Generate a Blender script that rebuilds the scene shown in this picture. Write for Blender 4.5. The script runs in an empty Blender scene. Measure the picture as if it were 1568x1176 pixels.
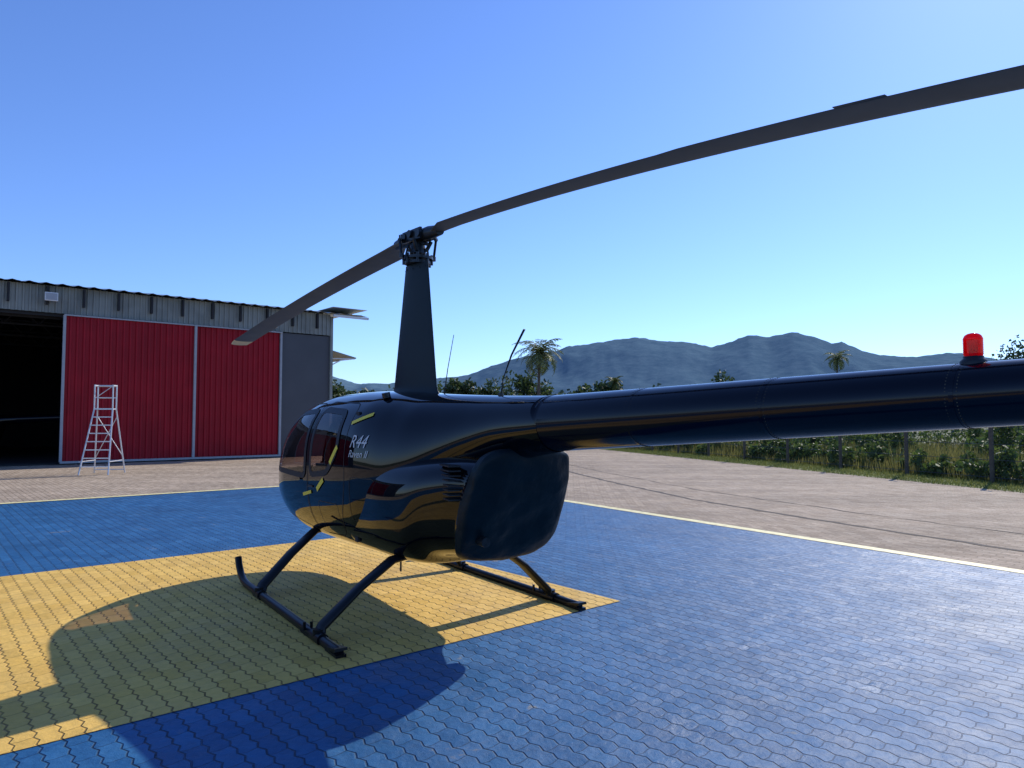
import bpy, math, numpy as np
from mathutils import Vector, Matrix, noise
rng=np.random.default_rng(7)
sc=bpy.context.scene
sc.view_settings.view_transform='Standard'; sc.view_settings.look='None'; sc.view_settings.exposure=0
R=math.radians
SUN_AZ=R(38.5); SUN_EL=R(37.3)
# ------------------------------------------------------------------ world
w=bpy.data.worlds.new("World"); sc.world=w; w.use_nodes=True
nt=w.node_tree; bg=nt.nodes['Background']; sky=nt.nodes.new('ShaderNodeTexSky')
sky.sky_type='NISHITA'; sky.sun_disc=False; sky.sun_elevation=SUN_EL; sky.sun_rotation=SUN_AZ
sky.air_density=1.0; sky.dust_density=0.2; sky.ozone_density=2.5; sky.altitude=0
tint=nt.nodes.new('ShaderNodeVectorMath'); tint.operation='MULTIPLY'; tint.inputs[1].default_value=(.93,1.19,1.80)
nt.links.new(sky.outputs[0],tint.inputs[0]); nt.links.new(tint.outputs[0],bg.inputs[0]); bg.inputs[1].default_value=0.108
sd=bpy.data.lights.new("sun","SUN"); sd.energy=4.6; sd.angle=R(0.5); sd.color=(1,.94,.84)
so=bpy.data.objects.new("sun",sd); sc.collection.objects.link(so)
dirv=Vector((math.sin(SUN_AZ)*math.cos(SUN_EL),math.cos(SUN_AZ)*math.cos(SUN_EL),math.sin(SUN_EL)))
so.rotation_euler=dirv.to_track_quat('Z','Y').to_euler(); so.location=dirv*50
cd=bpy.data.cameras.new("camera"); co=bpy.data.objects.new("camera",cd); sc.collection.objects.link(co)
cd.sensor_width=36; cd.lens=24.96; cd.clip_end=12000; cd.clip_start=.05
co.location=(0,0,1.63); co.rotation_euler=(R(92.9),0,0); sc.camera=co

# ------------------------------------------------------------------ materials
def newmat(name):
    m=bpy.data.materials.new(name); m.use_nodes=True
    return m,m.node_tree,m.node_tree.nodes['Principled BSDF']
def simple(name,col,rough=.5,metal=0,coat=0,noise_amt=0,nscale=5,bump=0,bscale=30,spec=.5):
    m,t,b=newmat(name)
    b.inputs['Base Color'].default_value=(*col,1); b.inputs['Roughness'].default_value=rough
    b.inputs['Metallic'].default_value=metal; b.inputs['Coat Weight'].default_value=coat
    b.inputs['Coat Roughness'].default_value=.03; b.inputs['Specular IOR Level'].default_value=spec
    tc=t.nodes.new('ShaderNodeTexCoord')
    if noise_amt:
        n=t.nodes.new('ShaderNodeTexNoise'); n.inputs['Scale'].default_value=nscale; n.inputs['Detail'].default_value=6
        t.links.new(tc.outputs['Object'],n.inputs['Vector'])
        r=t.nodes.new('ShaderNodeMapRange'); r.inputs[1].default_value=.25; r.inputs[2].default_value=.75
        r.inputs[3].default_value=1-noise_amt; r.inputs[4].default_value=1+noise_amt
        t.links.new(n.outputs[0],r.inputs[0])
        mx=t.nodes.new('ShaderNodeVectorMath'); mx.operation='SCALE'; mx.inputs[0].default_value=col
        t.links.new(r.outputs[0],mx.inputs['Scale']); t.links.new(mx.outputs[0],b.inputs['Base Color'])
    if bump:
        n=t.nodes.new('ShaderNodeTexNoise'); n.inputs['Scale'].default_value=bscale; n.inputs['Detail'].default_value=4
        t.links.new(tc.outputs['Object'],n.inputs['Vector'])
        bp=t.nodes.new('ShaderNodeBump'); bp.inputs['Strength'].default_value=bump; bp.inputs['Distance'].default_value=.02
        t.links.new(n.outputs[0],bp.inputs['Height']); t.links.new(bp.outputs[0],b.inputs['Normal'])
    return m
def paver(name,c1,c2,joint,rough,stain=None,stain_t=.7,wear=.18,spec=.5,streak=0):
    m,t,b=newmat(name); N=t.nodes.new; L=t.links.new
    b.inputs['Specular IOR Level'].default_value=spec
    tc=N('ShaderNodeTexCoord'); mp=N('ShaderNodeMapping'); mp.inputs['Rotation'].default_value=(0,0,R(-130.3))
    L(tc.outputs['Object'],mp.inputs['Vector']); sp=N('ShaderNodeSeparateXYZ'); L(mp.outputs[0],sp.inputs[0])
    def M(op,a,b_=None,c=None):
        n=N('ShaderNodeMath'); n.operation=op
        for i,x in enumerate((a,b_,c)):
            if x is None: continue
            if isinstance(x,(int,float)): n.inputs[i].default_value=x
            else: L(x,n.inputs[i])
        return n.outputs[0]
    def noi(s,d=5,rough_=.5,vec=None):
        n=N('ShaderNodeTexNoise'); n.inputs['Scale'].default_value=s; n.inputs['Detail'].default_value=d; n.inputs['Roughness'].default_value=rough_
        L(vec or tc.outputs['Object'],n.inputs['Vector']); return n.outputs[0]
    X,Y=sp.outputs[0],sp.outputs[1]
    nj=noi(7,2)
    tri=M('PINGPONG',X,.0525)
    y2=M('MULTIPLY_ADD',tri,.38,Y); y2=M('MULTIPLY_ADD',nj,.022,y2)
    tr2=M('PINGPONG',Y,.0525); x2=M('MULTIPLY_ADD',tr2,.25,X); x2=M('MULTIPLY_ADD',nj,.012,x2)
    cb=N('ShaderNodeCombineXYZ'); L(x2,cb.inputs[0]); L(y2,cb.inputs[1])
    def brick(a,c,mo,ms):
        br=N('ShaderNodeTexBrick'); L(cb.outputs[0],br.inputs['Vector'])
        br.inputs['Scale'].default_value=1; br.inputs['Brick Width'].default_value=.21; br.inputs['Row Height'].default_value=.105
        br.inputs['Mortar Size'].default_value=ms; br.inputs['Mortar Smooth'].default_value=.5
        br.inputs['Color1'].default_value=(*a,1); br.inputs['Color2'].default_value=(*c,1); br.inputs['Mortar'].default_value=(*mo,1); return br
    mid=tuple((p+q)/2 for p,q in zip(c1,c2))
    br=brick(c1,c2,mid,.003); rb=brick((0,0,0),(1,1,1),(.5,.5,.5),.001)
    row=N('ShaderNodeMapRange'); row.interpolation_type='SMOOTHSTEP'; row.inputs[1].default_value=.0075; row.inputs[2].default_value=.0015; L(M('PINGPONG',y2,.0525),row.inputs[0])
    jn=noi(3,4,.6)
    rowm=M('MULTIPLY',row.outputs[0],M('MULTIPLY_ADD',jn,1.1,.22))
    mask=M('MINIMUM',M('MAXIMUM',rowm,M('MULTIPLY',br.outputs['Fac'],.55)),1.0)
    n1=noi(.6); n2=noi(16,7,.72); n3=noi(1.9,9,.68)
    k=M('MULTIPLY_ADD',M('SUBTRACT',n1,.5),wear*3.2,1.0)
    k=M('MULTIPLY_ADD',M('SUBTRACT',n2,.5),wear*3.4,k)
    k=M('MULTIPLY_ADD',M('SUBTRACT',n3,.5),wear*2.6,k)
    if streak:
        m2=N('ShaderNodeMapping'); m2.inputs['Rotation'].default_value=(0,0,R(-112)); m2.inputs['Scale'].default_value=(.05,1.1,1)
        L(tc.outputs['Object'],m2.inputs['Vector']); k=M('MULTIPLY_ADD',M('SUBTRACT',noi(1,5,.6,m2.outputs[0]),.5),streak,k)
    sc_=N('ShaderNodeVectorMath'); sc_.operation='SCALE'; L(br.outputs['Color'],sc_.inputs[0]); L(k,sc_.inputs['Scale'])
    col=sc_.outputs[0]
    if stain:
        mr=N('ShaderNodeMapRange'); mr.inputs[1].default_value=stain_t; mr.inputs[2].default_value=stain_t+.07; mr.inputs[4].default_value=.7
        L(M('MULTIPLY_ADD',M('SUBTRACT',n2,.5),.25,n3),mr.inputs[0])
        mx=N('ShaderNodeMix'); mx.data_type='RGBA'; L(mr.outputs[0],mx.inputs[0]); L(col,mx.inputs[6]); mx.inputs[7].default_value=(*stain,1)
        col=mx.outputs[2]
    mj=N('ShaderNodeMix'); mj.data_type='RGBA'; L(mask,mj.inputs[0]); L(col,mj.inputs[6]); mj.inputs[7].default_value=(*joint,1)
    L(mj.outputs[2],b.inputs['Base Color'])
    rr=M('MULTIPLY_ADD',M('SUBTRACT',n3,.5),.7,rough); L(rr,b.inputs['Roughness'])
    h=M('MULTIPLY_ADD',mask,-1.0,M('MULTIPLY',n2,.8))
    h=M('MULTIPLY_ADD',noi(5,3),1.5,h)
    bp=N('ShaderNodeBump'); bp.inputs['Strength'].default_value=1; bp.inputs['Distance'].default_value=.010
    L(h,bp.inputs['Height'])
    wn=N('ShaderNodeTexWhiteNoise'); L(rb.outputs['Color'],wn.inputs['Vector'])
    s1=N('ShaderNodeVectorMath'); s1.operation='SUBTRACT'; L(wn.outputs['Color'],s1.inputs[0]); s1.inputs[1].default_value=(.5,.5,.5)
    s2=N('ShaderNodeVectorMath'); s2.operation='MULTIPLY_ADD'; L(s1.outputs[0],s2.inputs[0]); s2.inputs[1].default_value=(.09,.09,0); L(bp.outputs[0],s2.inputs[2])
    s3=N('ShaderNodeVectorMath'); s3.operation='NORMALIZE'; L(s2.outputs[0],s3.inputs[0]); L(s3.outputs[0],b.inputs['Normal'])
    return m
def foliage(name,c1,c2,scale=.8):
    m,t,b=newmat(name); N=t.nodes.new; L=t.links.new
    g=N('ShaderNodeNewGeometry'); tc=N('ShaderNodeTexCoord')
    n=N('ShaderNodeTexNoise'); n.inputs['Scale'].default_value=scale; L(tc.outputs['Object'],n.inputs['Vector'])
    a=N('ShaderNodeMath'); a.operation='ADD'; L(g.outputs['Random Per Island'],a.inputs[0]); L(n.outputs[0],a.inputs[1])
    mr=N('ShaderNodeMapRange'); mr.inputs[1].default_value=.4; mr.inputs[2].default_value=1.4; L(a.outputs[0],mr.inputs[0])
    mx=N('ShaderNodeMix'); mx.data_type='RGBA'; L(mr.outputs[0],mx.inputs[0]); mx.inputs[6].default_value=(*c1,1); mx.inputs[7].default_value=(*c2,1)
    L(mx.outputs[2],b.inputs['Base Color']); b.inputs['Roughness'].default_value=.6
    tr=N('ShaderNodeBsdfTranslucent'); L(mx.outputs[2],tr.inputs['Color'])
    ms=N('ShaderNodeMixShader'); ms.inputs[0].default_value=.35; L(b.outputs[0],ms.inputs[1]); L(tr.outputs[0],ms.inputs[2])
    L(ms.outputs[0],t.nodes['Material Output'].inputs['Surface'])
    return m
def glass(name,tint,rough=.0):
    m,t,b=newmat(name); N=t.nodes.new; L=t.links.new
    tr=N('ShaderNodeBsdfTransparent'); tr.inputs[0].default_value=(*tint,1)
    gl=N('ShaderNodeBsdfGlossy'); gl.inputs['Roughness'].default_value=rough
    fr=N('ShaderNodeFresnel'); fr.inputs[0].default_value=1.45
    ms=N('ShaderNodeMixShader'); L(fr.outputs[0],ms.inputs[0]); L(tr.outputs[0],ms.inputs[1]); L(gl.outputs[0],ms.inputs[2])
    L(ms.outputs[0],t.nodes['Material Output'].inputs['Surface']); return m

M_black=simple('gloss_black_paint',(.0012,.002,.0042),.035,bump=.014,bscale=3,spec=.36)
M_boom=simple('boom_paint',(.0018,.0035,.0095),.12,bump=.02,bscale=6,spec=.27)
M_mast=simple('satin_dark_paint',(.006,.015,.021),.45,noise_amt=.1,spec=.22)
M_cover=simple('dark_vinyl_cover',(.0035,.0115,.0155),.45,noise_amt=.3,nscale=6,bump=.6,bscale=9,spec=.2)
M_blade=simple('blade_paint',(.085,.08,.072),.55,noise_amt=.2,nscale=4)
M_tip=simple('blade_tip_paint',(.80,.58,.28),.5)
M_metal=simple('dark_metal',(.03,.034,.038),.35,metal=.6,noise_amt=.5,nscale=25)
M_rubber=simple('rubber_seal',(.006,.006,.008),.5)
M_yel=simple('yellow_strip',(.75,.6,.05),.5)  # plain yellow strips on the fuselage side
M_silver=simple('silver_decal',(.55,.55,.55),.4)
M_glass=glass('tinted_glass',(.55,.48,.47))
M_seat=simple('seat_leather',(.05,.035,.03),.5,noise_amt=.2)
M_skid=simple('skid_black',(.005,.006,.008),.32,noise_amt=.2,nscale=12,spec=.25)
m,t,b=newmat('red_beacon_glass'); b.inputs['Base Color'].default_value=(.85,.006,.012,1); b.inputs['Roughness'].default_value=.07
b.inputs['Transmission Weight'].default_value=.35
tr=t.nodes.new('ShaderNodeBsdfTranslucent'); tr.inputs[0].default_value=(1,.012,.03,1); ms=t.nodes.new('ShaderNodeMixShader'); ms.inputs[0].default_value=.55
t.links.new(b.outputs[0],ms.inputs[1]); t.links.new(tr.outputs[0],ms.inputs[2]); t.links.new(ms.outputs[0],t.nodes['Material Output'].inputs['Surface']); M_beacon=m
M_blue=paver('blue_painted_pavers',(.012,.088,.215),(.022,.118,.265),(.004,.020,.050),.52,stain=(.26,.22,.14),stain_t=.645,wear=.22,spec=.30)
M_yelp=paver('yellow_painted_pavers',(.65,.40,.085),(.75,.48,.12),(.17,.10,.03),.65,stain=(.35,.27,.13),stain_t=.68,wear=.14,spec=.22)
M_grey=paver('grey_pavers',(.31,.24,.17),(.42,.335,.245),(.11,.085,.06),.85,wear=.2,spec=.2,streak=.9)
M_line=simple('yellow_line_paint',(.74,.66,.32),.6,noise_amt=.3,nscale=9)
M_redm=simple('red_metal_sheet',(.33,.008,.018),.55,noise_amt=.14,nscale=1.5,spec=.25)
M_greym=simple('grey_metal_sheet',(.24,.25,.22),.5,noise_amt=.28,nscale=1.2)
M_dgrey=simple('dark_grey_panel',(.07,.073,.08),.6,noise_amt=.1,nscale=1)
M_frame=simple('galvanised_frame',(.35,.36,.37),.5,noise_amt=.1)
M_white=simple('white_metal',(.7,.7,.68),.5)
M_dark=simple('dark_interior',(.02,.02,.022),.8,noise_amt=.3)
M_alu=simple('aluminium',(.6,.6,.6),.35,metal=.3,noise_amt=.1)
M_bark=simple('bark',(.10,.08,.06),.9,noise_amt=.3,nscale=8)
M_wood=simple('fence_post_concrete',(.10,.08,.06),.9,noise_amt=.3,nscale=6)

# ------------------------------------------------------------------ mesh helper
class MB:
    def __init__(s): s.v=[];s.f=[];s.m=[]
    def add(s,v,f,m=0):
        o=len(s.v); s.v+= [tuple(map(float,p)) for p in v]; s.f+=[tuple(i+o for i in q) for q in f]; s.m+=[m]*len(f)
    def tube(s,pts,rad,n=10,m=0,flat=None):
        pts=[Vector(p) for p in pts]
        if isinstance(rad,(int,float)): rad=[rad]*len(pts)
        V=[];F=[]
        for i,p in enumerate(pts):
            t=(pts[min(i+1,len(pts)-1)]-pts[max(i-1,0)]).normalized()
            up=Vector((0,0,1)) if abs(t.z)<.95 else Vector((1,0,0))
            a=t.cross(up).normalized(); b_=a.cross(t).normalized()
            for k in range(n):
                th=2*math.pi*k/n; q=p+a*math.cos(th)*rad[i]*(flat[0] if flat else 1)+b_*math.sin(th)*rad[i]*(flat[1] if flat else 1); V.append(q)
        for i in range(len(pts)-1):
            for k in range(n):
                k2=(k+1)%n; F.append((i*n+k,i*n+k2,(i+1)*n+k2,(i+1)*n+k))
        F.append(tuple(range(n))[::-1]); F.append(tuple((len(pts)-1)*n+k for k in range(n)))
        s.add(V,F,m)
    def box(s,c,d,m=0,rz=0,ry=0):
        M_=Matrix.Rotation(rz,3,'Z')@Matrix.Rotation(ry,3,'Y'); c=Vector(c)
        V=[c+M_@Vector((x*d[0]/2,y*d[1]/2,z*d[2]/2)) for x in(-1,1) for y in(-1,1) for z in(-1,1)]
        s.add(V,[(0,1,3,2),(4,6,7,5),(0,4,5,1),(2,3,7,6),(0,2,6,4),(1,5,7,3)],m)
    def build(s,name,mats,parent=None,smooth=False,bevel=0):
        me=bpy.data.meshes.new(name); me.from_pydata(s.v,[],s.f); 
        for x in mats: me.materials.append(x)
        me.polygons.foreach_set('material_index',s.m); me.polygons.foreach_set('use_smooth',[smooth]*len(s.f)); me.update()
        o=bpy.data.objects.new(name,me); sc.collection.objects.link(o)
        if parent: o.parent=parent
        if bevel:
            bv=o.modifiers.new('b','BEVEL'); bv.width=bevel; bv.segments=2; bv.limit_method='ANGLE'
        return o
def autosmooth(o,ang=40):
    import bmesh
    bm=bmesh.new(); bm.from_mesh(o.data); bmesh.ops.recalc_face_normals(bm,faces=bm.faces)
    for e in bm.edges:
        if len(e.link_faces)==2 and e.calc_face_angle(0)>R(ang): e.smooth=False
    for f in bm.faces: f.smooth=True
    bm.to_mesh(o.data); bm.free()
def empty(name,loc=(0,0,0),rz=0):
    o=bpy.data.objects.new(name,None); sc.collection.objects.link(o); o.location=loc; o.rotation_euler=(0,0,rz); o.empty_display_size=.3; return o
def sheet(name,poly,z,mat):
    me=bpy.data.meshes.new(name); me.from_pydata([(x,y,z) for x,y in poly],[],[tuple(range(len(poly)))])
    me.materials.append(mat); o=bpy.data.objects.new(name,me); sc.collection.objects.link(o)
    if me.polygons[0].normal.z<0: me.flip_normals()
    return o
e1=np.array((.7627,.6467)); e2=np.array((-.6467,.7627))
def E(a,b): return tuple(a*e1+b*e2)

# ------------------------------------------------------------------ ground
gm=simple('grassy_earth',(.085,.10,.035),.95,noise_amt=.45,nscale=.15,bump=.4,bscale=3)
sheet('ground',[(-6000,-6000),(6000,-6000),(6000,6000),(-6000,6000)],0,gm)
edge_p=np.array((11.44,15.96)); edge_d=np.array((-.265,.964)); edge_n=np.array((.964,.265))
def ep(t,o=0): return tuple(edge_p+edge_d*t+edge_n*o)
sheet('paved_apron',[(-60,-25),ep(-42),ep(45),(-20,62),(-60,50)],.004,M_grey)
cor=(-2.65,19.85)
rd=np.array((.548,-.836)); 
def rl(t,o=0): return tuple(np.array(cor)+rd*t+np.array((.836,.548))*o)
sheet('blue_helipad',[cor,rl(36),(-10,-22),E(-25,16.85-25),E(-30,16.85)],.008,M_blue)
sheet('helipad_marking',[E(4.91,4.29),E(4.91,9.09),E(-12,9.09),E(-12,4.29)],.012,M_yelp)
lw=.19
sheet('helipad_edge_line',[rl(-.1),rl(36),rl(36,lw),rl(-.1,lw)],.0125,M_line)
sheet('helipad_edge_line.001',[E(-30,16.85),(cor[0],cor[1]),(cor[0]-.1,cor[1]+.17),E(-30,16.85+lw)],.0165,M_line)
M_joint=simple('drain_joint',(.07,.055,.04),.9,noise_amt=.3,nscale=5)
def crack(name,jp,w0,w1,jit):
    mb=MB(); fine=[]
    for i in range(len(jp)-1):
        for k in range(14):
            q=k/14; fine.append((jp[i][0]*(1-q)+jp[i+1][0]*q+rng.normal(0,jit),jp[i][1]*(1-q)+jp[i+1][1]*q))
    V=[];F=[]
    for i,(x,y) in enumerate(fine):
        ww=w0+w1*rng.random(); V+=[(x-ww,y,.0082),(x+ww,y,.0082)]
        if i: F.append((2*i-2,2*i-1,2*i+1,2*i))
    mb.add(V,F); mb.build(name,[M_joint])
crack('drain_channel',[(1.2,26),(1.78,22.6),(2.6,18.8),(3.69,14.65),(4.9,11.8),(6.34,8.88),(9.5,2)],.03,.04,.02)
crack('drain_channel.001',[(1.9,27),(2.9,22),(4.35,16.5),(6.2,12.2),(8.2,8.6),(11,4)],.004,.03,.03)
M_verge=simple('verge_grass',(.14,.17,.04),.95,noise_amt=.4,nscale=1.2,bump=.6,bscale=12)
sheet('grass_verge',[ep(-42,.0),ep(-42,2.2),ep(60,2.2),ep(60,0)],.008,M_verge)

# ------------------------------------------------------------------ hills
prof=[(-180,40),(-90,40),(-60,60),(-45,80),(-30,130),(-20,165),(-14.4,176),(-12.4,145),(-9.6,150),(-5.5,173),(-3.4,182),(-1.8,215),(.84,254),(3.5,278),(4.5,297),(6.1,307),(8.2,320),(10,334),(11.8,321),(13.7,316),(15.7,290),(17.2,306),(18.6,324),(20,314),(21.6,332),(23.2,312),(24.3,289),(25,297),(26.3,258),(27.5,240),(29.5,228),(31.5,237),(32.6,234),(34.1,212),(35.8,204),(45,160),(60,90),(90,50),(180,40)]
pa=np.array([p[0] for p in prof]); ph=np.array([p[1] for p in prof])
az=np.linspace(-70,70,620); rr=np.linspace(1500,4300,70)
V=[];F=[]
for r_ in rr:
    q=(r_-1500)/1500
    for a in az:
        H=np.interp(a,pa,ph); A=R(a); x=math.sin(A)*r_; y=math.cos(A)*r_
        b_=(min(q,1)**2*(3-2*min(q,1))) if q<=1 else max(0,1-(q-1)**2*1.1)
        n=noise.fractal(Vector((x/500,y/500,0)),1.0,2.0,6); rg=1-abs(noise.noise(Vector((x/170,y/500,3))))*1.6
        hh=H*b_*(1+.06*n*(1 if q<.9 else .2))+ (50*b_*(1-b_)*4*.4*(rg-.5) if q<1 else 0)+ noise.noise(Vector((x/25,y/25,0)))*5
        V.append((x,y,hh-8*(1-min(1,q*6))))
na=len(az)
for i in range(len(rr)-1):
    for j in range(na-1): F.append((i*na+j,i*na+j+1,(i+1)*na+j+1,(i+1)*na+j))
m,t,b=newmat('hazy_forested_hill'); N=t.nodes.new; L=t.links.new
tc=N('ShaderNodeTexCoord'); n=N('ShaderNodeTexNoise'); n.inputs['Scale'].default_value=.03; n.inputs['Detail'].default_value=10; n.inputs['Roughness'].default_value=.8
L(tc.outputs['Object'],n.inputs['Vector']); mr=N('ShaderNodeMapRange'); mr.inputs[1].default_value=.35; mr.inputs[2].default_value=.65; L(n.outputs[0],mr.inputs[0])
mx=N('ShaderNodeMix'); mx.data_type='RGBA'; L(mr.outputs[0],mx.inputs[0]); mx.inputs[6].default_value=(.07,.13,.185,1); mx.inputs[7].default_value=(.125,.195,.245,1)  # aerial haze is mixed into these blue-grey base colours
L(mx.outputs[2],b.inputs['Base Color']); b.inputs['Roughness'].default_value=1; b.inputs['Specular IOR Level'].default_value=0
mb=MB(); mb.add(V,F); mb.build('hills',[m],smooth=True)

# ------------------------------------------------------------------ helicopter
HUB=(-.853,6.36,0); HRZ=R(124.5)
H=empty('parked_helicopter',HUB,HRZ)
def pchip(xs,ys):
    xs=np.array(xs,float); ys=np.array(ys,float); h=np.diff(xs); d=np.diff(ys)/h; m_=np.zeros(len(xs))
    for i in range(1,len(xs)-1):
        if d[i-1]*d[i]>0:
            w1=2*h[i]+h[i-1]; w2=h[i]+2*h[i-1]; m_[i]=(w1+w2)/(w1/d[i-1]+w2/d[i])
    m_[0]=d[0]; m_[-1]=d[-1]
    def f(x):
        x=min(max(x,xs[0]),xs[-1]); i=min(int(np.searchsorted(xs,x,side='right'))-1,len(xs)-2); t_=(x-xs[i])/h[i]
        return ((1+2*t_)*(1-t_)**2)*ys[i]+t_*(1-t_)**2*h[i]*m_[i]+t_*t_*(3-2*t_)*ys[i+1]+t_*t_*(t_-1)*h[i]*m_[i+1]
    return f
def keys(d): 
    d=sorted(d); return pchip([a for a,_ in d],[b for _,b in d])
Wf=keys([(2.44,.01),(2.43,.15),(2.40,.27),(2.32,.42),(2.20,.53),(1.98,.63),(1.6,.69),(1.2,.70),(.6,.685),(0,.65),(-.3,.6),(-.6,.52),(-1,.37),(-1.3,.28),(-1.6,.225),(-2.05,.187)])
Tf=keys([(2.44,.93),(2.43,1.02),(2.40,1.12),(2.32,1.28),(2.20,1.44),(1.98,1.61),(1.65,1.79),(1.3,1.87),(1,1.895),(.5,1.90),(0,1.885),(-.5,1.85),(-1,1.825),(-1.5,1.805),(-2.05,1.79)])
Bf=keys([(2.44,.91),(2.43,.83),(2.40,.76),(2.32,.66),(2.20,.58),(1.98,.5),(1.6,.46),(1.2,.45),(0,.46),(-.4,.5),(-.7,.7),(-1,.98),(-1.3,1.2),(-1.6,1.34),(-2.05,1.42)])
Nf=keys([(2.44,2.1),(2,2.4),(1.4,2.8),(0,2.8),(-.6,2.4),(-1.3,2.05),(-2.05,2)])
def sec(s): 
    zb,zt=Bf(s),Tf(s); k=.48; return Wf(s),zb,zt,zb+(zt-zb)*k,Nf(s)
def surf(s,z):
    w_,zb,zt,zc,n=sec(s); t_=(z-zc)/((zt-zc) if z>zc else (zc-zb)); t_=min(.9999,abs(t_)); return w_*(1-t_**n)**(1/n)
def spt(s,z,side=1,off=.0):
    y=surf(s,z); e=.01
    ds=(surf(s+e,z)-surf(s-e,z))/(2*e); dz=(surf(s,z+e)-surf(s,z-e))/(2*e)
    nrm=Vector((-ds,1,-dz)).normalized(); p=Vector((s,y,z))+nrm*off
    return (p.x,p.y*side,p.z)
def roundpoly(pts,r=.08,n=6):
    out=[]; k=len(pts)
    for i in range(k):
        a,b_,c=[Vector((*pts[(i+j)%k],0)) for j in(-1,0,1)]
        u=(a-b_).normalized(); v=(c-b_).normalized(); rr_=min(r,(a-b_).length*.45,(c-b_).length*.45)
        p0=b_+u*rr_; p2=b_+v*rr_
        for q in range(n+1):
            t_=q/n; p=p0*(1-t_)**2+b_*2*t_*(1-t_)+p2*t_**2; out.append((p.x,p.y))
    res=[]
    for i in range(len(out)):
        a=out[i]; b_=out[(i+1)%len(out)]; L_=math.dist(a,b_); m_=max(1,int(L_/.04))
        for q in range(m_): res.append((a[0]+(b_[0]-a[0])*q/m_,a[1]+(b_[1]-a[1])*q/m_))
    return res
def patch(mb,pl,side,off,m,rings=8):
    cx=sum(p[0] for p in pl)/len(pl); cy=sum(p[1] for p in pl)/len(pl); V=[];F=[];n=len(pl)
    for r_ in range(rings):
        k=1-r_/rings
        V+=[spt(cx+(p[0]-cx)*k,cy+(p[1]-cy)*k,side,off) for p in pl]
    V.append(spt(cx,cy,side,off))
    for r_ in range(rings-1):
        for i in range(n): F.append((r_*n+i,r_*n+(i+1)%n,(r_+1)*n+(i+1)%n,(r_+1)*n+i))
    for i in range(n): F.append(((rings-1)*n+i,(rings-1)*n+(i+1)%n,rings*n))
    mb.add(V,F,m)
def offs(pl,d):
    n=len(pl); out=[]
    A=sum(pl[i][0]*pl[(i+1)%n][1]-pl[(i+1)%n][0]*pl[i][1] for i in range(n)); sg=1 if A>0 else -1
    for i in range(n):
        a=Vector(pl[i-1]);c=Vector(pl[(i+1)%n]); t_=(c-a).normalized(); out.append((pl[i][0]+t_.y*d*sg,pl[i][1]-t_.x*d*sg))
    return out
def ring(mb,pl,d0,d1,side,off,m):
    a=offs(pl,d0); b_=offs(pl,d1); n=len(pl)
    V=[spt(*p,side,off) for p in a]+[spt(*p,side,off) for p in b_]
    mb.add(V,[(i,(i+1)%n,n+(i+1)%n,n+i) for i in range(n)],m)
def inside(p,pl):
    c=False; n=len(pl); x,y=p
    for i in range(n):
        x1,y1=pl[i]; x2,y2=pl[i-1]
        if (y1>y)!=(y2>y) and x<(x2-x1)*(y-y1)/(y2-y1)+x1: c=not c
    return c
winF=roundpoly([(1.93,1.12),(.93,1.10),(.93,1.72),(1.38,1.70),(1.68,1.54)],.08)
winR=roundpoly([(.80,1.12),(.40,1.16),(.20,1.36),(.24,1.70),(.80,1.73)],.09)
Ns,Na=190,132; svals=[2.44-(4.49)*((i/(Ns-1))**1.35) for i in range(Ns)]
V=[];F=[];MI=[]
for s in svals:
    w_,zb,zt,zc,n=sec(s)
    for k in range(Na):
        th=2*math.pi*k/Na; c,sn=math.cos(th),math.sin(th)
        V.append((s,w_*math.copysign(abs(c)**(2/n),c),zc+(zt-zc if sn>0 else zc-zb)*math.copysign(abs(sn)**(2/n),sn)))
for i in range(Ns-1):
    for k in range(Na):
        q=(i*Na+k,i*Na+(k+1)%Na,(i+1)*Na+(k+1)%Na,(i+1)*Na+k)
        cx=sum(V[j][0] for j in q)/4; cy=sum(V[j][1] for j in q)/4; cz=sum(V[j][2] for j in q)/4
        if cz>1.0 and abs(cy)>.1 and (inside((cx,cz),winF) or inside((cx,cz),winR)): continue
        front = cz>1.10 and cx>1.50+(1.80-cz)*.85 and abs(cy)>.025 and cz<1.82
        F.append(q); MI.append(1 if front else 0)
F.append(tuple(range(Na))); MI.append(0)
mb=MB(); mb.v=V; mb.f=F; mb.m=MI
body=mb.build('fuselage_shell',[M_black,M_glass],H,True)
mb=MB()
for side in(1,-1):
    for wn in(winF,winR):
        patch(mb,wn,side,.003,0,10); ring(mb,wn,-.03,.022,side,.006,1)
    for dr in ([(2.0,.72),(.88,.58),(.88,1.79),(1.40,1.78),(1.77,1.57)],[(.85,.58),(.22,.62),(.05,1.0),(.08,1.77),(.85,1.80)]):
        pl=roundpoly(dr,.12); ring(mb,pl,0,.007,side,.0025,1)
    for pl in ([(.62,.60),(.2,.6),(.2,.9),(.62,.9)],[(-.05,.8),(-.4,.8),(-.4,1.15),(-.05,1.15)]):
        ring(mb,roundpoly(pl,.04),0,.005,side,.0025,1)
def strip(a,b_,w_,side,m):
    a=Vector(a);b_=Vector(b_);t_=(b_-a).normalized();n=Vector((-t_.y,t_.x))*w_/2; pl=[]
    K=8
    for i in range(K+1): p=a+(b_-a)*i/K+n; pl.append((p.x,p.y))
    for i in range(K,-1,-1): p=a+(b_-a)*i/K-n; pl.append((p.x,p.y))
    V=[spt(*p,side,.008) for p in pl]; n_=K+1
    mb.add(V,[(i,i+1,2*n_-2-i,2*n_-1-i) for i in range(K)],m)
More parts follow.
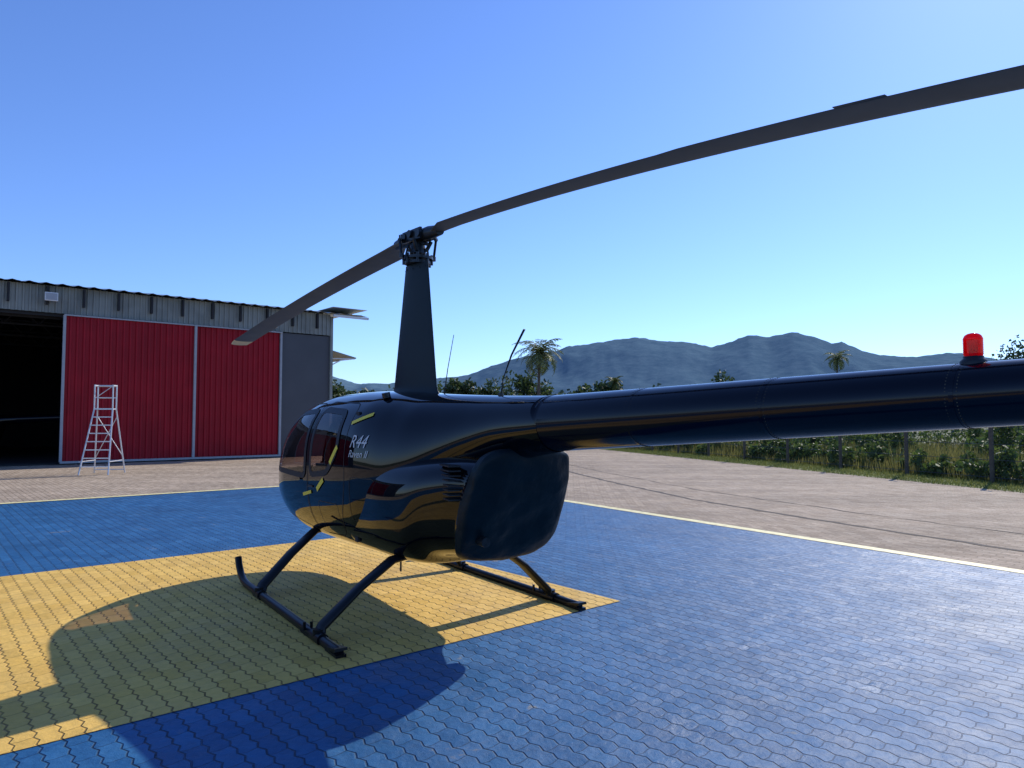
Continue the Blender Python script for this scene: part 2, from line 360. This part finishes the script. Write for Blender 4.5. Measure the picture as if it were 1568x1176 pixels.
for side in(1,-1):
    strip((.04,1.60),(-.22,1.675),.030,side,2); strip((.33,1.25),(.20,1.40),.045,side,2)
    strip((.62,1.0),(.47,1.10),.045,side,2); strip((.98,.93),(.76,.97),.030,side,2)
    strip((.84,1.02),(.72,1.02),.02,side,3)
mb.build('windows_and_trim',[M_glass,M_rubber,M_yel,M_metal],H,True)
def letter(txt,size,s0,z0,shear=.35):
    c=bpy.data.curves.new('t','FONT'); c.body=txt; c.size=size; c.shear=shear; c.resolution_u=3
    o=bpy.data.objects.new('t',c); sc.collection.objects.link(o); bpy.context.view_layer.update()
    me=bpy.data.meshes.new_from_object(o); bpy.data.objects.remove(o)
    V=[spt(s0-v.co.x,z0+v.co.y,1,.006) for v in me.vertices]; F=[tuple(p.vertices) for p in me.polygons]
    return V,F
mb=MB(); mb.add(*letter('R44',.15,-.02,1.40)); mb.add(*letter('Raven II',.085,-.02,1.32))
mb.build('side_lettering',[M_silver],H)
def loft(name,secs,mats,n=72,cap=True,parent=H,fn=None,steps=60,ease=1):
    ks=[k[0] for k in secs]; fs=[keys([(k[0],k[j]) for k in secs]) for j in range(1,5)]
    T=np.linspace(0,1,steps); S=max(ks)-(max(ks)-min(ks))*(1-(1-T)**ease); V=[];F=[]
    for s in S:
        w_,zb,zt,ex=[f(s) for f in fs]; zc=(zb+zt)/2
        for k in range(n):
            th=2*math.pi*k/n; c,sn=math.cos(th),math.sin(th)
            p=Vector((s,w_*math.copysign(abs(c)**(2/ex),c),zc+(zt-zb)/2*math.copysign(abs(sn)**(2/ex),sn)))
            V.append(fn(p) if fn else p)
    for i in range(len(S)-1):
        for k in range(n): F.append((i*n+k,i*n+(k+1)%n,(i+1)*n+(k+1)%n,(i+1)*n+k))
    if cap: F.append(tuple(range(n))); F.append(tuple((len(S)-1)*n+k for k in range(n))[::-1])
    mb=MB(); mb.add(V,F); return mb.build(name,mats,parent,True)
def shear(p):
    k=min(1,max(0,(-.7-p.x)/.7)); k=k*k*(3-2*k)
    return Vector((p.x+(1.38-p.z)*.42*k,p.y,p.z))
loft('engine_cowling',[(.5,.5,.5,1.3,3),(.1,.6,.475,1.36,3),(-.4,.6,.48,1.38,3),(-.9,.56,.52,1.38,3.2),(-1.3,.485,.60,1.38,3.4),(-1.62,.395,.66,1.37,3.6)],[M_black],96,fn=shear)
def wav(p):
    q=shear(p); n=noise.noise_vector(q*4.5); n2=noise.noise_vector(q*10)
    q=q+Vector(n)*.020+Vector(n2)*.008; q.y-=.022; return q
loft('engine_cover',[(-1.60,.405,.615,1.40,4.2),(-1.612,.425,.605,1.43,4.2),(-1.67,.422,.61,1.44,4.2),(-1.705,.41,.63,1.42,3.8),(-1.735,.36,.70,1.35,3.2),(-1.75,.28,.80,1.26,2.8),(-1.757,.14,.93,1.14,2.3),(-1.758,.004,1.03,1.04,2)],[M_cover],120,fn=wav,steps=150,ease=2.6)
bs=[(-1.95,.19,1.418,1.792,2),(-4.7,.117,1.612,1.846,2),(-5.95,.085,1.70,1.87,2)]
loft('tail_boom',bs,[M_boom],64,steps=40)
def boomz(s): 
    return np.interp(-s,[1.95,4.7,5.95],[1.605,1.729,1.785]), np.interp(-s,[1.95,4.7,5.95],[.188,.117,.085])
mb=MB()
for s in(-2.0,-2.85,-3.7,-4.5,-5.3):
    zc,r_=boomz(s); mb.tube([(s+.008,0,zc),(s-.008,0,zc)],[r_+.001]*2,64,0)
    for k in range(56):
        a=2*math.pi*k/56
        for ds in(-.02,.02):
            p=Vector((s+ds,math.cos(a)*(r_-.001),zc+math.sin(a)*(r_-.001))); mb.box(p,(.004,.004,.004),0,rz=.3)
mb.build('boom_rivets_and_joints',[M_boom],H)
def lathe(mb,prof_,c,n=24,m=0):
    V=[];F=[]
    for r_,z in prof_:
        for k in range(n): V.append((c[0]+r_*math.cos(2*math.pi*k/n),c[1]+r_*math.sin(2*math.pi*k/n),c[2]+z))
    for i in range(len(prof_)-1):
        for k in range(n): F.append((i*n+k,i*n+(k+1)%n,(i+1)*n+(k+1)%n,(i+1)*n+k))
    F.append(tuple((len(prof_)-1)*n+k for k in range(n))); mb.add(V,F,m)
mb=MB(); bz=1.836
lathe(mb,[(.045,-.01),(.046,.01),(.04,.018),(.034,.022),(.034,.03)],(-4.53,0,bz),24,0)
pr=[(.029,.03),(.031,.034)]
for i in range(9): pr+= [(.0315,.037+i*.0065),(.0335,.040+i*.0065)]
pr+=[(.031,.100),(.027,.108),(.018,.114),(.006,.117),(.001,.1172)]
lathe(mb,pr,(-4.53,0,bz),28,1)
lathe(mb,[(.010,.03),(.010,.07),(.014,.072),(.014,.09),(.001,.095)],(-4.53,0,bz),14,2)
lathe(mb,[(.0,-.02),(.012,-.018),(.016,0),(.012,.016),(.0,.02)],(-4.70,.0,1.60),16,1)
mb.build('anti_collision_beacon',[M_rubber,M_beacon,M_silver],H,True)
# mast fairing (aerofoil)
V=[];F=[];n=48;lev=30
for i in range(lev):
    t_=i/(lev-1); z=1.80+(3.03-1.80)*t_; c_=.80*(1-t_)+.38*t_; th_=.22*(1-t_)+.14*t_
    if t_<.10: th_+=.14*(1-t_/.10)**2; c_+=.22*(1-t_/.10)**2
    for k in range(n):
        a=2*math.pi*k/n; x=math.cos(a); y=math.sin(a)*(.62+.38*x)
        V.append((x*c_/2+.02*(1-t_)-.01, y*th_/2*1.25, z))
for i in range(lev-1):
    for k in range(n): F.append((i*n+k,i*n+(k+1)%n,(i+1)*n+(k+1)%n,(i+1)*n+k))
F.append(tuple((lev-1)*n+k for k in range(n)))
mb=MB(); mb.add(V,F)
for k in range(12):
    a=2*math.pi*k/12; mb.box((math.cos(a)*.185-.01,math.sin(a)*(.62+.38*math.cos(a))*.088,2.99),(.012,.012,.012))
o=mb.build('mast_fairing',[M_mast],H,True); autosmooth(o,50)
# rotor head
mb=MB(); BA=R(4.8); bd=Vector((math.cos(BA),math.sin(BA),0)); bn=Vector((-bd.y,bd.x,0))
mb.tube([(0,0,2.95),(0,0,3.30)],.038,16)
for z,r_ in((3.045,.12),(3.085,.14),(3.10,.09)): mb.tube([(0,0,z-.012),(0,0,z+.012)],r_,28)
for a in np.linspace(0,2*math.pi,8,endpoint=False)+.3:
    mb.tube([(math.cos(a)*.125,math.sin(a)*.125,3.03),(math.cos(a)*.125,math.sin(a)*.125,3.12)],.014,8)
for sg in(1,-1):
    q=bn*sg
    mb.tube([Vector((0,0,3.09))+q*.15+bd*sg*.03,Vector((0,0,3.26))+q*.13+bd*sg*.10],.012,8)
    mb.tube([Vector((0,0,3.08))+q*.15+bd*sg*.03,Vector((0,0,3.12))+q*.15+bd*sg*.03],.022,8)
    mb.tube([Vector((0,0,3.26))+q*.13+bd*sg*.10,Vector((0,0,3.275))+q*.03+bd*sg*.2],.02,8)
    mb.tube([Vector((0,0,3.12))+q*.06,Vector((0,0,3.2))+q*.1,Vector((0,0,3.04))+q*.17-bd*sg*.06],.010,8)
    c=Vector((0,0,3.29))+q*.062; mb.box(c,(.30,.022,.10),0,rz=BA)
    mb.tube([Vector((0,0,3.29))+bd*sg*.12-bn*.085,Vector((0,0,3.29))+bd*sg*.12+bn*.085],.036,14)
    mb.tube([Vector((0,0,3.29))+bd*sg*.10,Vector((0,0,3.285))+bd*sg*.2,Vector((0,0,3.275))+bd*sg*.36],[.055,.06,.045],16)
    mb.tube([Vector((0,0,3.22))+bd*sg*.07,Vector((0,0,3.19))+bd*sg*.16],.016,8)
    mb.tube([Vector((0,0,3.15))+q*.05-bd*.06,Vector((0,0,3.24))+q*.09-bd*.08],.018,8)
    for k in range(4): mb.tube([Vector((0,0,3.30))+bd*sg*(.15+.03*k)+q*.05,Vector((0,0,3.345))+bd*sg*(.15+.03*k)+q*.05],.008,6)
mb.tube([Vector((0,0,3.30))-bn*.10,Vector((0,0,3.30))+bn*.10],.034,14)
for a in range(6): mb.tube([bd*math.cos(a)*.03+bn*math.sin(a)*.03+Vector((0,0,3.25)),bd*math.cos(a)*.03+bn*math.sin(a)*.03+Vector((0,0,3.345))],.009,6)
mb.tube([(0,0,3.28),(0,0,3.335),(0,0,3.35)],[.055,.05,.02],16)
mb.tube([(0,0,3.13),(0,0,3.22)],[.075,.065],16)
o=mb.build('rotor_head',[M_metal],H); autosmooth(o,45)
# blades
def blade(name,sg,zf):
    rs=[.22,.3,.42,.6]+list(np.linspace(.8,4.8,26))+[4.90,4.97,5.03]; V=[];F=[];n=22;MI=[]
    for r_ in rs:
        k=min(1,max(0,(r_-.25)/.35)); ch=.10*(1-k)+.254*k; 
        if r_>2.9: ch=.268
        tk=.055*(1-k)+.03*k
        sweep=0
        if r_>4.85: sweep=(r_-4.85)*.35; ch*=1-(r_-4.85)*.9
        pit=R(7-6*r_/5)
        for j in range(n):
            a=2*math.pi*j/n; x=math.cos(a); xx=(x+1)/2
            y=math.sin(a)*tk/2*(.25+.75*xx**.5)
            cx=(.25*.254-ch*(1-xx)) - sweep*0.5
            p=bd*sg*r_ + (bn*sg)*(cx*math.cos(pit)-y*math.sin(pit)) + Vector((0,0,zf(r_)+cx*math.sin(pit)+y*math.cos(pit)))
            V.append(p)
    for i in range(len(rs)-1):
        for j in range(n):
            F.append((i*n+j,i*n+(j+1)%n,(i+1)*n+(j+1)%n,(i+1)*n+j)); MI.append(1 if rs[i]>=4.79 else 0)
    F.append(tuple(range(n)));F.append(tuple((len(rs)-1)*n+k for k in range(n)));MI+=[0,1]
    mb=MB(); mb.v=[tuple(v) for v in V]; mb.f=F; mb.m=MI
    r0,r1=3.93,4.16; P=[]
    for r_ in(r0,r1):
        for cx in(-.19,-.222):
            P.append(bd*sg*r_+(bn*sg)*cx+Vector((0,0,zf(r_)+.0+cx*math.sin(R(7-6*r_/5)))))
    for p in list(P): P.append(p+Vector((0,0,.004)))
    mb.add(P,[(0,1,3,2),(4,6,7,5),(1,5,7,3),(0,4,5,1),(2,3,7,6)],0)
    return mb.build(name,[M_blade,M_tip],H,True)
blade('main_rotor_blade_aft',-1,lambda r_:3.285-.005*r_-.013*r_*r_)
blade('main_rotor_blade_front',1,lambda r_:3.285-.075*r_-.007*r_*r_)
# skids
mb=MB()
for side in(1,-1):
    l=1.07*side
    pts=[(-.97,l,.035),(-.93,l,.04)]+[(s,l,.04) for s in np.linspace(-.85,1.45,8)]+[(1.58,l,.055),(1.70,l,.10),(1.78,l,.17),(1.82,l,.245)]
    mb.tube(pts,.034,14)
    mb.box((.2,l,.012),(1.9,.05,.012),0)
    for s in(-.9,-.35,1.0): mb.box((s,l,.02),(.22,.075,.022),0)
    mb.box((-.93,l,.055),(.16,.09,.02),0,ry=.15)
    for s,sb in((1.02,1.2),(-.56,-.58)):
        mb.tube([(s,l,.05),(s+.02,l*.97,.11),(sb*.5+s*.5,.76*side,.36),(sb,.5*side,.54),(sb,.25*side,.58),(sb,0,.59)],[.045,.05,.047,.047,.045,.045],16,flat=(1.45,.62))
        mb.tube([(s-.09,l,.04),(s+.09,l,.04)],.046,14)
        mb.tube([(s,l,.03),(s,l,.10)],.045,12)
    mb.tube([(-.40,l,.07),(-.40,l,.115)],.012,6); mb.tube([(-.36,l+.04,.05),(-.36,l+.04,.11)],.012,6)
o=mb.build('landing_skids',[M_skid],H); autosmooth(o,50)
mb=MB()
mb.tube([(-.50,0,1.83),(-.56,0,2.05),(-.66,0,2.33)],[.006,.004,.003],6)
mb.tube([(-1.36,0,1.80),(-1.39,0,1.93),(-1.50,0,2.10),(-1.66,0,2.27)],[.007,.004,.009,.011],8,flat=(1,.4))
mb.tube([(-.5,0,1.82),(-.5,0,1.85)],.02,8); mb.tube([(-1.36,0,1.8),(-1.36,0,1.83)],.022,8)
mb.tube([(-1.30,.25,.80),(-1.58,.265,.79)],.034,16)
mb.tube([(.4,0,.46),(.4,0,.38)],.02,8); mb.box((.3,0,.34),(.02,.01,.2),0)
mb.tube([(-.15,.36,1.82),(-.15,.37,1.862)],.035,16)
o=mb.build('antennas_and_fittings',[M_metal],H); autosmooth(o,40)
mb=MB()
for sd_ in(1,-1):
    for i in range(8): mb.box((-1.34,.415*sd_,1.31-.033*i),(.24,.09,.010),0,rz=-.24*sd_)
mb.build('cooling_louvres',[M_rubber],H)
# tail group (out of frame)
mb=MB()
def fin(pts,y0,th_,m=0):
    V=[(p[0],y0-th_/2,p[1]) for p in pts]+[(p[0],y0+th_/2,p[1]) for p in pts]; n=len(pts)
    mb.add(V,[tuple(range(n)),tuple(range(n,2*n))[::-1]]+[(i,(i+1)%n,n+(i+1)%n,n+i) for i in range(n)],m)
fin([(-5.35,1.80),(-5.7,2.72),(-6.02,2.72),(-5.85,1.80)],-.06,.03)
fin([(-5.4,1.78),(-5.75,1.1),(-5.98,1.1),(-5.85,1.78)],-.06,.03)
mb.box((-5.55,-.55,1.80),(.32,.95,.03),0)
mb.tube([(-5.9,-.1,1.78),(-5.9,.28,1.78)],.05,14); mb.tube([(-5.95,0,1.78),(-5.8,0,1.78)],[.07,.09],14)
for sg in(1,-1):
    mb.box((-5.9+.25*sg*.7,.26,1.78+.36*sg),(.12,.015,.72),0,ry=math.atan2(.25*.7,.36))
mb.tube([(-5.5,0,1.7),(-5.85,0,.95),(-6.1,0,.92)],.015,8)
mb.build('tail_fins_and_rotor',[M_boom],H)
# interior
mb=MB()
mb.box((.9,0,.72),(2.0,1.05,.04),1); mb.box((.02,0,1.15),(.06,1.1,1.1),1)
for s in(.95,.2):
    for y in(-.29,.29):
        mb.box((s+.12,y,.92),(.48,.46,.30),0); mb.box((s-.10,y,1.22),(.12,.44,.52),0,ry=-.12)
        mb.box((s-.13,y,1.56),(.09,.26,.15),0,ry=-.12)
mb.box((1.82,0,.95),(.22,.5,.42),1); mb.box((1.78,0,1.22),(.10,.36,.16),1)
mb.tube([(1.45,0,.75),(1.42,0,1.2),(1.42,.28,1.24)],.012,8,1)
mb.build('cabin_interior',[M_seat,M_dark],H,bevel=.03)

# ------------------------------------------------------------------ hangar
G=empty('hangar',(0,0,0),R(40.3))
FY=30.4
def ribbed(mb,x0,x1,z0,z1,y,pitch=.3,dep=.04,m=0,gap=.35):
    xs=[];x=x0
    while x<x1-1e-6:
        for fx,dy in((0,0),(pitch*(1-gap)-.02,0),(pitch*(1-gap),-dep),(pitch-.02,-dep)):
            if x+fx<=x1: xs.append((x+fx,y+dy))
        x+=pitch
    xs.append((x1,y)); V=[];F=[]
    for i,(a,b_) in enumerate(xs):
        V+=[(a,b_,z0),(a,b_,z1)]
        if i: F.append((2*i-2,2*i,2*i+1,2*i-1))
    mb.add(V,F,m)
mb=MB()
ribbed(mb,4.25,8.75,.12,5.45,FY-.10,.22,.055,0)
ribbed(mb,8.85,12.33,.12,5.45,FY-.02,.22,.055,0)
ribbed(mb,-10.5,-5.6,.12,5.45,FY-.10,.22,.055,0)
ribbed(mb,-5.5,-1.9,.12,5.45,FY-.02,.22,.055,0)
mb.build('red_sliding_doors',[M_redm],G)
mb=MB()
for x,y in((4.22,-.14),(8.78,-.16),(12.38,-.08),(-5.55,-.16),(-1.85,-.1),(-10.55,-.1)): mb.box((x,FY+y,2.78),(.09,.10,5.36),0)
for x0,x1 in((4.2,12.4),(-10.6,-1.8)):
    mb.box(((x0+x1)/2,FY-.17,.09),(x1-x0,.06,.08),0); mb.box(((x0+x1)/2,FY-.17,5.47),(x1-x0,.06,.05),0)
mb.build('door_frames',[M_frame],G)
mb=MB()
mb.box((13.58,FY+.05,2.74),(2.28,.1,5.48),1)
mb.box((14.78,FY+10,3.2),(.12,20.2,6.4),0)
mb.box((-14,FY+10,3.2),(.12,20.2,6.4),0)
mb.box((-12.3,FY+.05,2.74),(3.3,.1,5.48),1)
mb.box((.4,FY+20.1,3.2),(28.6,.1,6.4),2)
for x in(-14,14.78): mb.add([(x,FY-.05,6.4),(x,FY+20.2,6.4),(x,FY+10,7.97)],[(0,1,2)],0)
ribbed(mb,-14,14.72,5.52,6.50,FY-.05,.2,.05,0)
mb.box((.36,FY+.2,5.47),(28.7,.25,.12),2)
mb.box((.36,FY+.5,6.0),(28.5,.05,1.3),2)
mb.box((.36,FY+10.3,6.36),(28.5,19.4,.03),2)  # added dark ceiling sheet, its colour gives the shade under the roof
x=-13.6
while x<14.7:
    mb.box((x,FY-.20,6.12),(.07,.18,.66),2); x+=1.15
o=mb.build('walls',[M_greym,M_dgrey,M_dark],G)
mb=MB()
xs=np.arange(-14.6,16.52,.0625); V=[];F=[]
rows=[(FY-.45,6.52),(FY+10,8.0),(FY+20.6,6.5)]
for (y,z) in rows:
    for i,x in enumerate(xs): V.append((x,y,z+.028*math.sin(2*math.pi*x/.5)+.012*math.sin(4*math.pi*x/.5)))
k=len(xs)
for r_ in range(2):
    for i in range(k-1): F.append((r_*k+i,r_*k+i+1,(r_+1)*k+i+1,(r_+1)*k+i))
mb.add(V,F,0)
for y in(FY-.38,FY+3,FY+7): mb.box((15.6,y,6.42+(y-FY+.4)*.142),(1.8,.10,.10),1)
mb.box((15.6,FY+3,6.84),(1.75,6.6,.015),1)
V=[(14.84,FY+.4,4.95),(16.3,FY+.4,4.62),(16.3,FY+6,4.62),(14.84,FY+6,4.95)]
mb.add(V+[(a,b_,c-.05) for a,b_,c in V],[(0,1,2,3),(7,6,5,4),(0,4,5,1),(1,5,6,2)],0)
for y in(.45,2,4): mb.tube([(14.84,FY+y,4.1),(15.5,FY+y,4.45),(16.25,FY+y,4.57)],.03,6,1); mb.tube([(14.84,FY+y,4.5),(16.25,FY+y,4.56)],.03,6,1)
mb.build('roof',[M_greym,M_white],G)
mb=MB()
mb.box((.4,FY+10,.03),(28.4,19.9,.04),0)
for y in(FY+5,FY+10,FY+15):
    mb.tube([(-14,y,5.6),(14.6,y,5.6)],.05,6,1); mb.tube([(-14,y,6.3),(14.6,y,6.3)],.05,6,1)
    for i in range(24): mb.tube([(-14+i*1.2,y,5.6),(-13.4+i*1.2,y,6.3),(-12.8+i*1.2,y,5.6)],.03,5,1)
mb.build('interior_floor_and_trusses',[M_dark,M_dgrey],G)
mb=MB(); mb.box((3.75,FY-.42,6.05),(.40,.12,.30),0); mb.box((3.75,FY-.485,6.05),(.34,.012,.24),1); mb.tube([(3.75,FY-.1,6.2),(3.75,FY-.4,6.2)],.02,6,0)
mb.build('floodlight',[M_white,M_frame],G)
H2=empty('parked_helicopter.001',(*E(1.5,36.5),0.05),R(200))
for nm in('fuselage_shell','engine_cowling','tail_boom','landing_skids','mast_fairing','rotor_head','windows_and_trim','tail_fins_and_rotor'):
    s_=bpy.data.objects[nm]; o=bpy.data.objects.new(nm+'_b',s_.data); sc.collection.objects.link(o); o.parent=H2

# ------------------------------------------------------------------ step ladder
LD=empty('step_ladder',(-12.35,21.2,.004),R(6)); LD.scale=(.80,.75,.98)
mb=MB()
def rail(a,b_,r_=.028): mb.tube([a,b_],r_,8)
for sg in(-1,1):
    rail((sg*.52,-.25,0),(sg*.33,.45,2.0)); rail((sg*.33,.45,2.0),(sg*.33,.45,2.75))
    rail((sg*.56,1.15,0),(sg*.34,.75,2.0)); rail((sg*.34,.75,2.0),(sg*.34,.75,2.75)); rail((sg*.33,.45,2.72),(sg*.34,.75,2.72))
    rail((sg*.53,-.2,.4),(sg*.5,1.07,.4),.015)
rail((-.33,.75,2.72),(.33,.75,2.72)); rail((-.33,.75,2.35),(.33,.75,2.35),.018); rail((-.56,1.15,.1),(.56,1.15,.1),.018)
rail((-.5,1.1,.5),(.38,.8,1.8),.014); rail((.5,1.1,.5),(-.38,.8,1.8),.014); rail((-.36,.45,2.3),(.33,.45,2.72),.012)
for i in range(7):
    t_=(i+1)/8; mb.box((0,-.25+.7*t_,2.0*t_),(2*(.52-.19*t_),.10,.03),0)
mb.box((0,.6,2.0),(.68,.36,.04),0)
mb.build('ladder_frame',[M_alu],LD)

# ------------------------------------------------------------------ fence
FN=empty('chain_link_fence')
mb=MB(); fo=1.55
for i in range(-12,22):
    x,y=ep(2.1+i*2.75,fo); mb.tube([(x,y,0),(x,y,1.85),(x+.25,y+.06,2.1)],.055,8,0)
mb.build('posts',[M_wood],FN)
mb=MB()
a=ep(-32,fo); b_=ep(60,fo)
for z in(.15,.6,1.0,1.45,1.82): mb.tube([(a[0],a[1],z),(b_[0],b_[1],z)],.006,4)
def fp(t_,z): x,y=ep(t_,fo); return (x,y,z)
tt=-8
while tt<26:
    for sg in(1,-1):
        p=Vector(fp(tt,0.1 if sg>0 else 1.8)); q=Vector(fp(tt+1.7,1.8 if sg>0 else .1)); u_=Vector((0,0,.0022))
        mb.add([p-u_,p+u_,q+u_,q-u_],[(0,1,2,3)],0)
    tt+=.11
mb.build('wire_mesh',[M_dgrey],FN)

# ------------------------------------------------------------------ vegetation
def quadmesh(name,C,U,Vv,mat,parent=None,tri=False):
    n=len(C)
    if tri: P=np.stack([C-U,C+U,C+Vv],1); k=3
    else: P=np.stack([C-U-Vv,C+U-Vv*.6,C+U*.8+Vv,C-U+Vv*.7],1); k=4
    me=bpy.data.meshes.new(name); me.vertices.add(n*k); me.vertices.foreach_set('co',P.reshape(-1).astype(np.float32))
    me.loops.add(n*k); me.loops.foreach_set('vertex_index',np.arange(n*k,dtype=np.int32))
    me.polygons.add(n); me.polygons.foreach_set('loop_start',np.arange(0,n*k,k,dtype=np.int32)); me.polygons.foreach_set('loop_total',np.full(n,k,dtype=np.int32))
    me.materials.append(mat); me.update(); me.validate()
    o=bpy.data.objects.new(name,me); sc.collection.objects.link(o)
    if parent: o.parent=parent
    return o
def rdir(n):
    v=rng.normal(size=(n,3)); return v/np.linalg.norm(v,axis=1,keepdims=True)
def cloud(c,rad,n,lumps=9):
    lc=rdir(lumps)*rng.random((lumps,1))**.5*.75; lr=rng.uniform(.28,.5,lumps)
    i=rng.integers(0,lumps,n); p=lc[i]+rdir(n)*(lr[i]*rng.random(n)**.35)[:,None]
    return np.array(c)+p*np.array(rad)
def leaves(name,P,size,mat,parent=None):
    n=len(P); u=rdir(n); v=np.cross(u,rdir(n)); v/=np.linalg.norm(v,axis=1,keepdims=True)+1e-9
    s=(size*rng.uniform(.5,1.3,n))[:,None]
    return quadmesh(name,P,u*s,v*s*.6,mat,parent)
F_dark=foliage('bush_foliage',(.018,.035,.012),(.08,.12,.035),.5)
F_weed=foliage('weed_foliage',(.07,.10,.02),(.32,.28,.08),.35)
F_weedg=foliage('weed_green',(.02,.05,.01),(.14,.20,.04),.4)
F_palm=foliage('palm_foliage',(.05,.07,.02),(.16,.19,.05),1)
F_far=foliage('distant_foliage',(.022,.040,.020),(.08,.11,.05),.05)
def bush_tree(name,x,y,h,wd,n=2600,size=.14):
    T=empty(name,(x,y,0)); P=cloud((0,0,h*.56),(wd*.72,wd*.72,h*.48),n,16); leaves('crown',P,size,F_dark,T)
    mb=MB(); mb.tube([(0,0,0),(.05,0,h*.3),(0,.05,h*.55)],[.14,.10,.05],8)
    for k in range(6):
        a=k*1.05+rng.random(); mb.tube([(0,0,h*.25),(math.cos(a)*wd*.18,math.sin(a)*wd*.18,h*.5),(math.cos(a)*wd*.34,math.sin(a)*wd*.34,h*.72)],[.07,.045,.015],6)
    mb.build('trunk',[M_bark],T,True)
for x,y,h,wd in((-3.7,50,4.9,2.8),(-2.7,49,4.2,2.0),(.85,48,4.9,3.0),(2.4,52,3.7,2.6),(5.6,50,4.3,2.4),(7.2,52,4.4,1.8),(-1.5,55,4.4,2.2),(4.1,53,3.8,2.2),(23.5,78,6.6,2.6),(43.5,61,8.2,3.0),(-11.0,52,4.0,3.4),(-14.5,56,4.8,3),(-13.0,50,4.4,2.4)):
    bush_tree('leafy_tree',x,y,h,wd)
def palm(name,x,y,h,L_=1.7,nf=22,lean=.02):
    T=empty(name,(x,y,0)); mb=MB(); pts=[(lean*h*(z/h)**2,0,z) for z in np.linspace(0,h,9)]
    mb.tube(pts,[.17,.13,.12,.11,.10,.10,.09,.10,.08],10); mb.build('trunk',[M_bark],T,True)
    C=[];U=[];W=[]; top=np.array(pts[-1])
    for k in range(nf):
        a=2.4*k; el=R(75-105*(k/nf)); Lf=L_*rng.uniform(.85,1.1); d=np.array((math.cos(a),math.sin(a),0))
        p=top.copy(); ang=el
        prev=p.copy()
        for i in range(16):
            st=Lf/16; p=p+(d*math.cos(ang)+np.array((0,0,1))*math.sin(ang))*st; ang-=R(6.5)*(1.2-.3*math.sin(el))
            t_=(i+1)/16; tang=(p-prev)/np.linalg.norm(p-prev); sd_=np.cross(d,(0,0,1)); 
            C.append((p+prev)/2);U.append(tang*st*.6);W.append(np.array((0,0,.018))*1.0)
            for sg in(1,-1):
                for j in range(2):
                    lf=.42*L_/1.7*math.sin(math.pi*min(.97,t_*.85+.12))*rng.uniform(.8,1.1)
                    dirl=sd_*sg*.75+tang*.55+np.array((0,0,rng.uniform(-.6,.15))); dirl/=np.linalg.norm(dirl)
                    c=prev+(p-prev)*(j*.5)+dirl*lf/2; C.append(c);U.append(dirl*lf/2);W.append(tang*.026)
            prev=p.copy()
    C,U,W=map(np.array,(C,U,W)); quadmesh('fronds',C,U,W,F_palm,T)
palm('palm_tree',1.65,45,5.9,2.0,28); palm('palm_tree',36.6,80,8.6,1.9,22); palm('palm_tree',7.1,50,4.3,.9,16)
P=[]
for i in range(190):
    a=R(rng.uniform(-50,55)); d=rng.uniform(85,170); h=rng.uniform(4.6,6.6)*d/110; wd=rng.uniform(3,7)*d/110
    P.append(cloud((math.sin(a)*d,math.cos(a)*d,h*.5),(wd,wd,h*.55),260,8))
leaves('distant_trees',np.concatenate(P),.42,F_far)
P=[]
for i in range(230):
    t_=rng.uniform(-12,60); o_=rng.uniform(2.7,13); x,y=ep(t_,o_); h=rng.uniform(.9,1.9)+.07*o_; r_=rng.uniform(.5,1.4)
    P.append(cloud((x,y,h*.45),(r_,r_,h*.58),380,8))
for i in range(110):
    t_=rng.uniform(-12,45); o_=rng.uniform(1.9,3.0); x,y=ep(t_,o_); h=rng.uniform(.4,1.0); r_=rng.uniform(.3,.65)
    P.append(cloud((x,y,h*.45),(r_,r_,h*.58),260,6))
leaves('roadside_bushes',np.concatenate(P),.07,F_weedg)
n=52000; t_=rng.uniform(-14,60,n); o_=fo+.15+rng.random(n)**1.5*13; base=edge_p+edge_d*t_[:,None]+edge_n*o_[:,None]
pn=np.array([noise.noise(Vector((x*.35,y*.35,0))) for x,y in base]); hgt=(.18+.5*np.clip(pn+.4,0,1.3)+.33*rng.random(n))*np.clip(.4+(o_-fo)*.5,0,1.2)
C=np.c_[base,np.zeros(n)]; U=rdir(n)*np.array((1,1,0))*.022; Vv=rdir(n)*np.array((1,1,0))*.22*hgt[:,None]; Vv[:,2]=hgt
quadmesh('tall_weeds',C,U,Vv,F_weed,tri=True)
n=45000; t_=rng.uniform(-16,40,n); o_=rng.uniform(-.05,1.9,n)+rng.normal(0,.05,n); base=edge_p+edge_d*t_[:,None]+edge_n*o_[:,None]
C=np.c_[base,np.zeros(n)]; U=rdir(n)*np.array((1,1,0))*.014; hg=rng.uniform(.03,.11,n); Vv=rdir(n)*np.array((1,1,0))*.04; Vv[:,2]=hg
quadmesh('verge_grass_blades',C,U,Vv,foliage('short_grass',(.08,.12,.025),(.26,.26,.07),.6),tri=True)
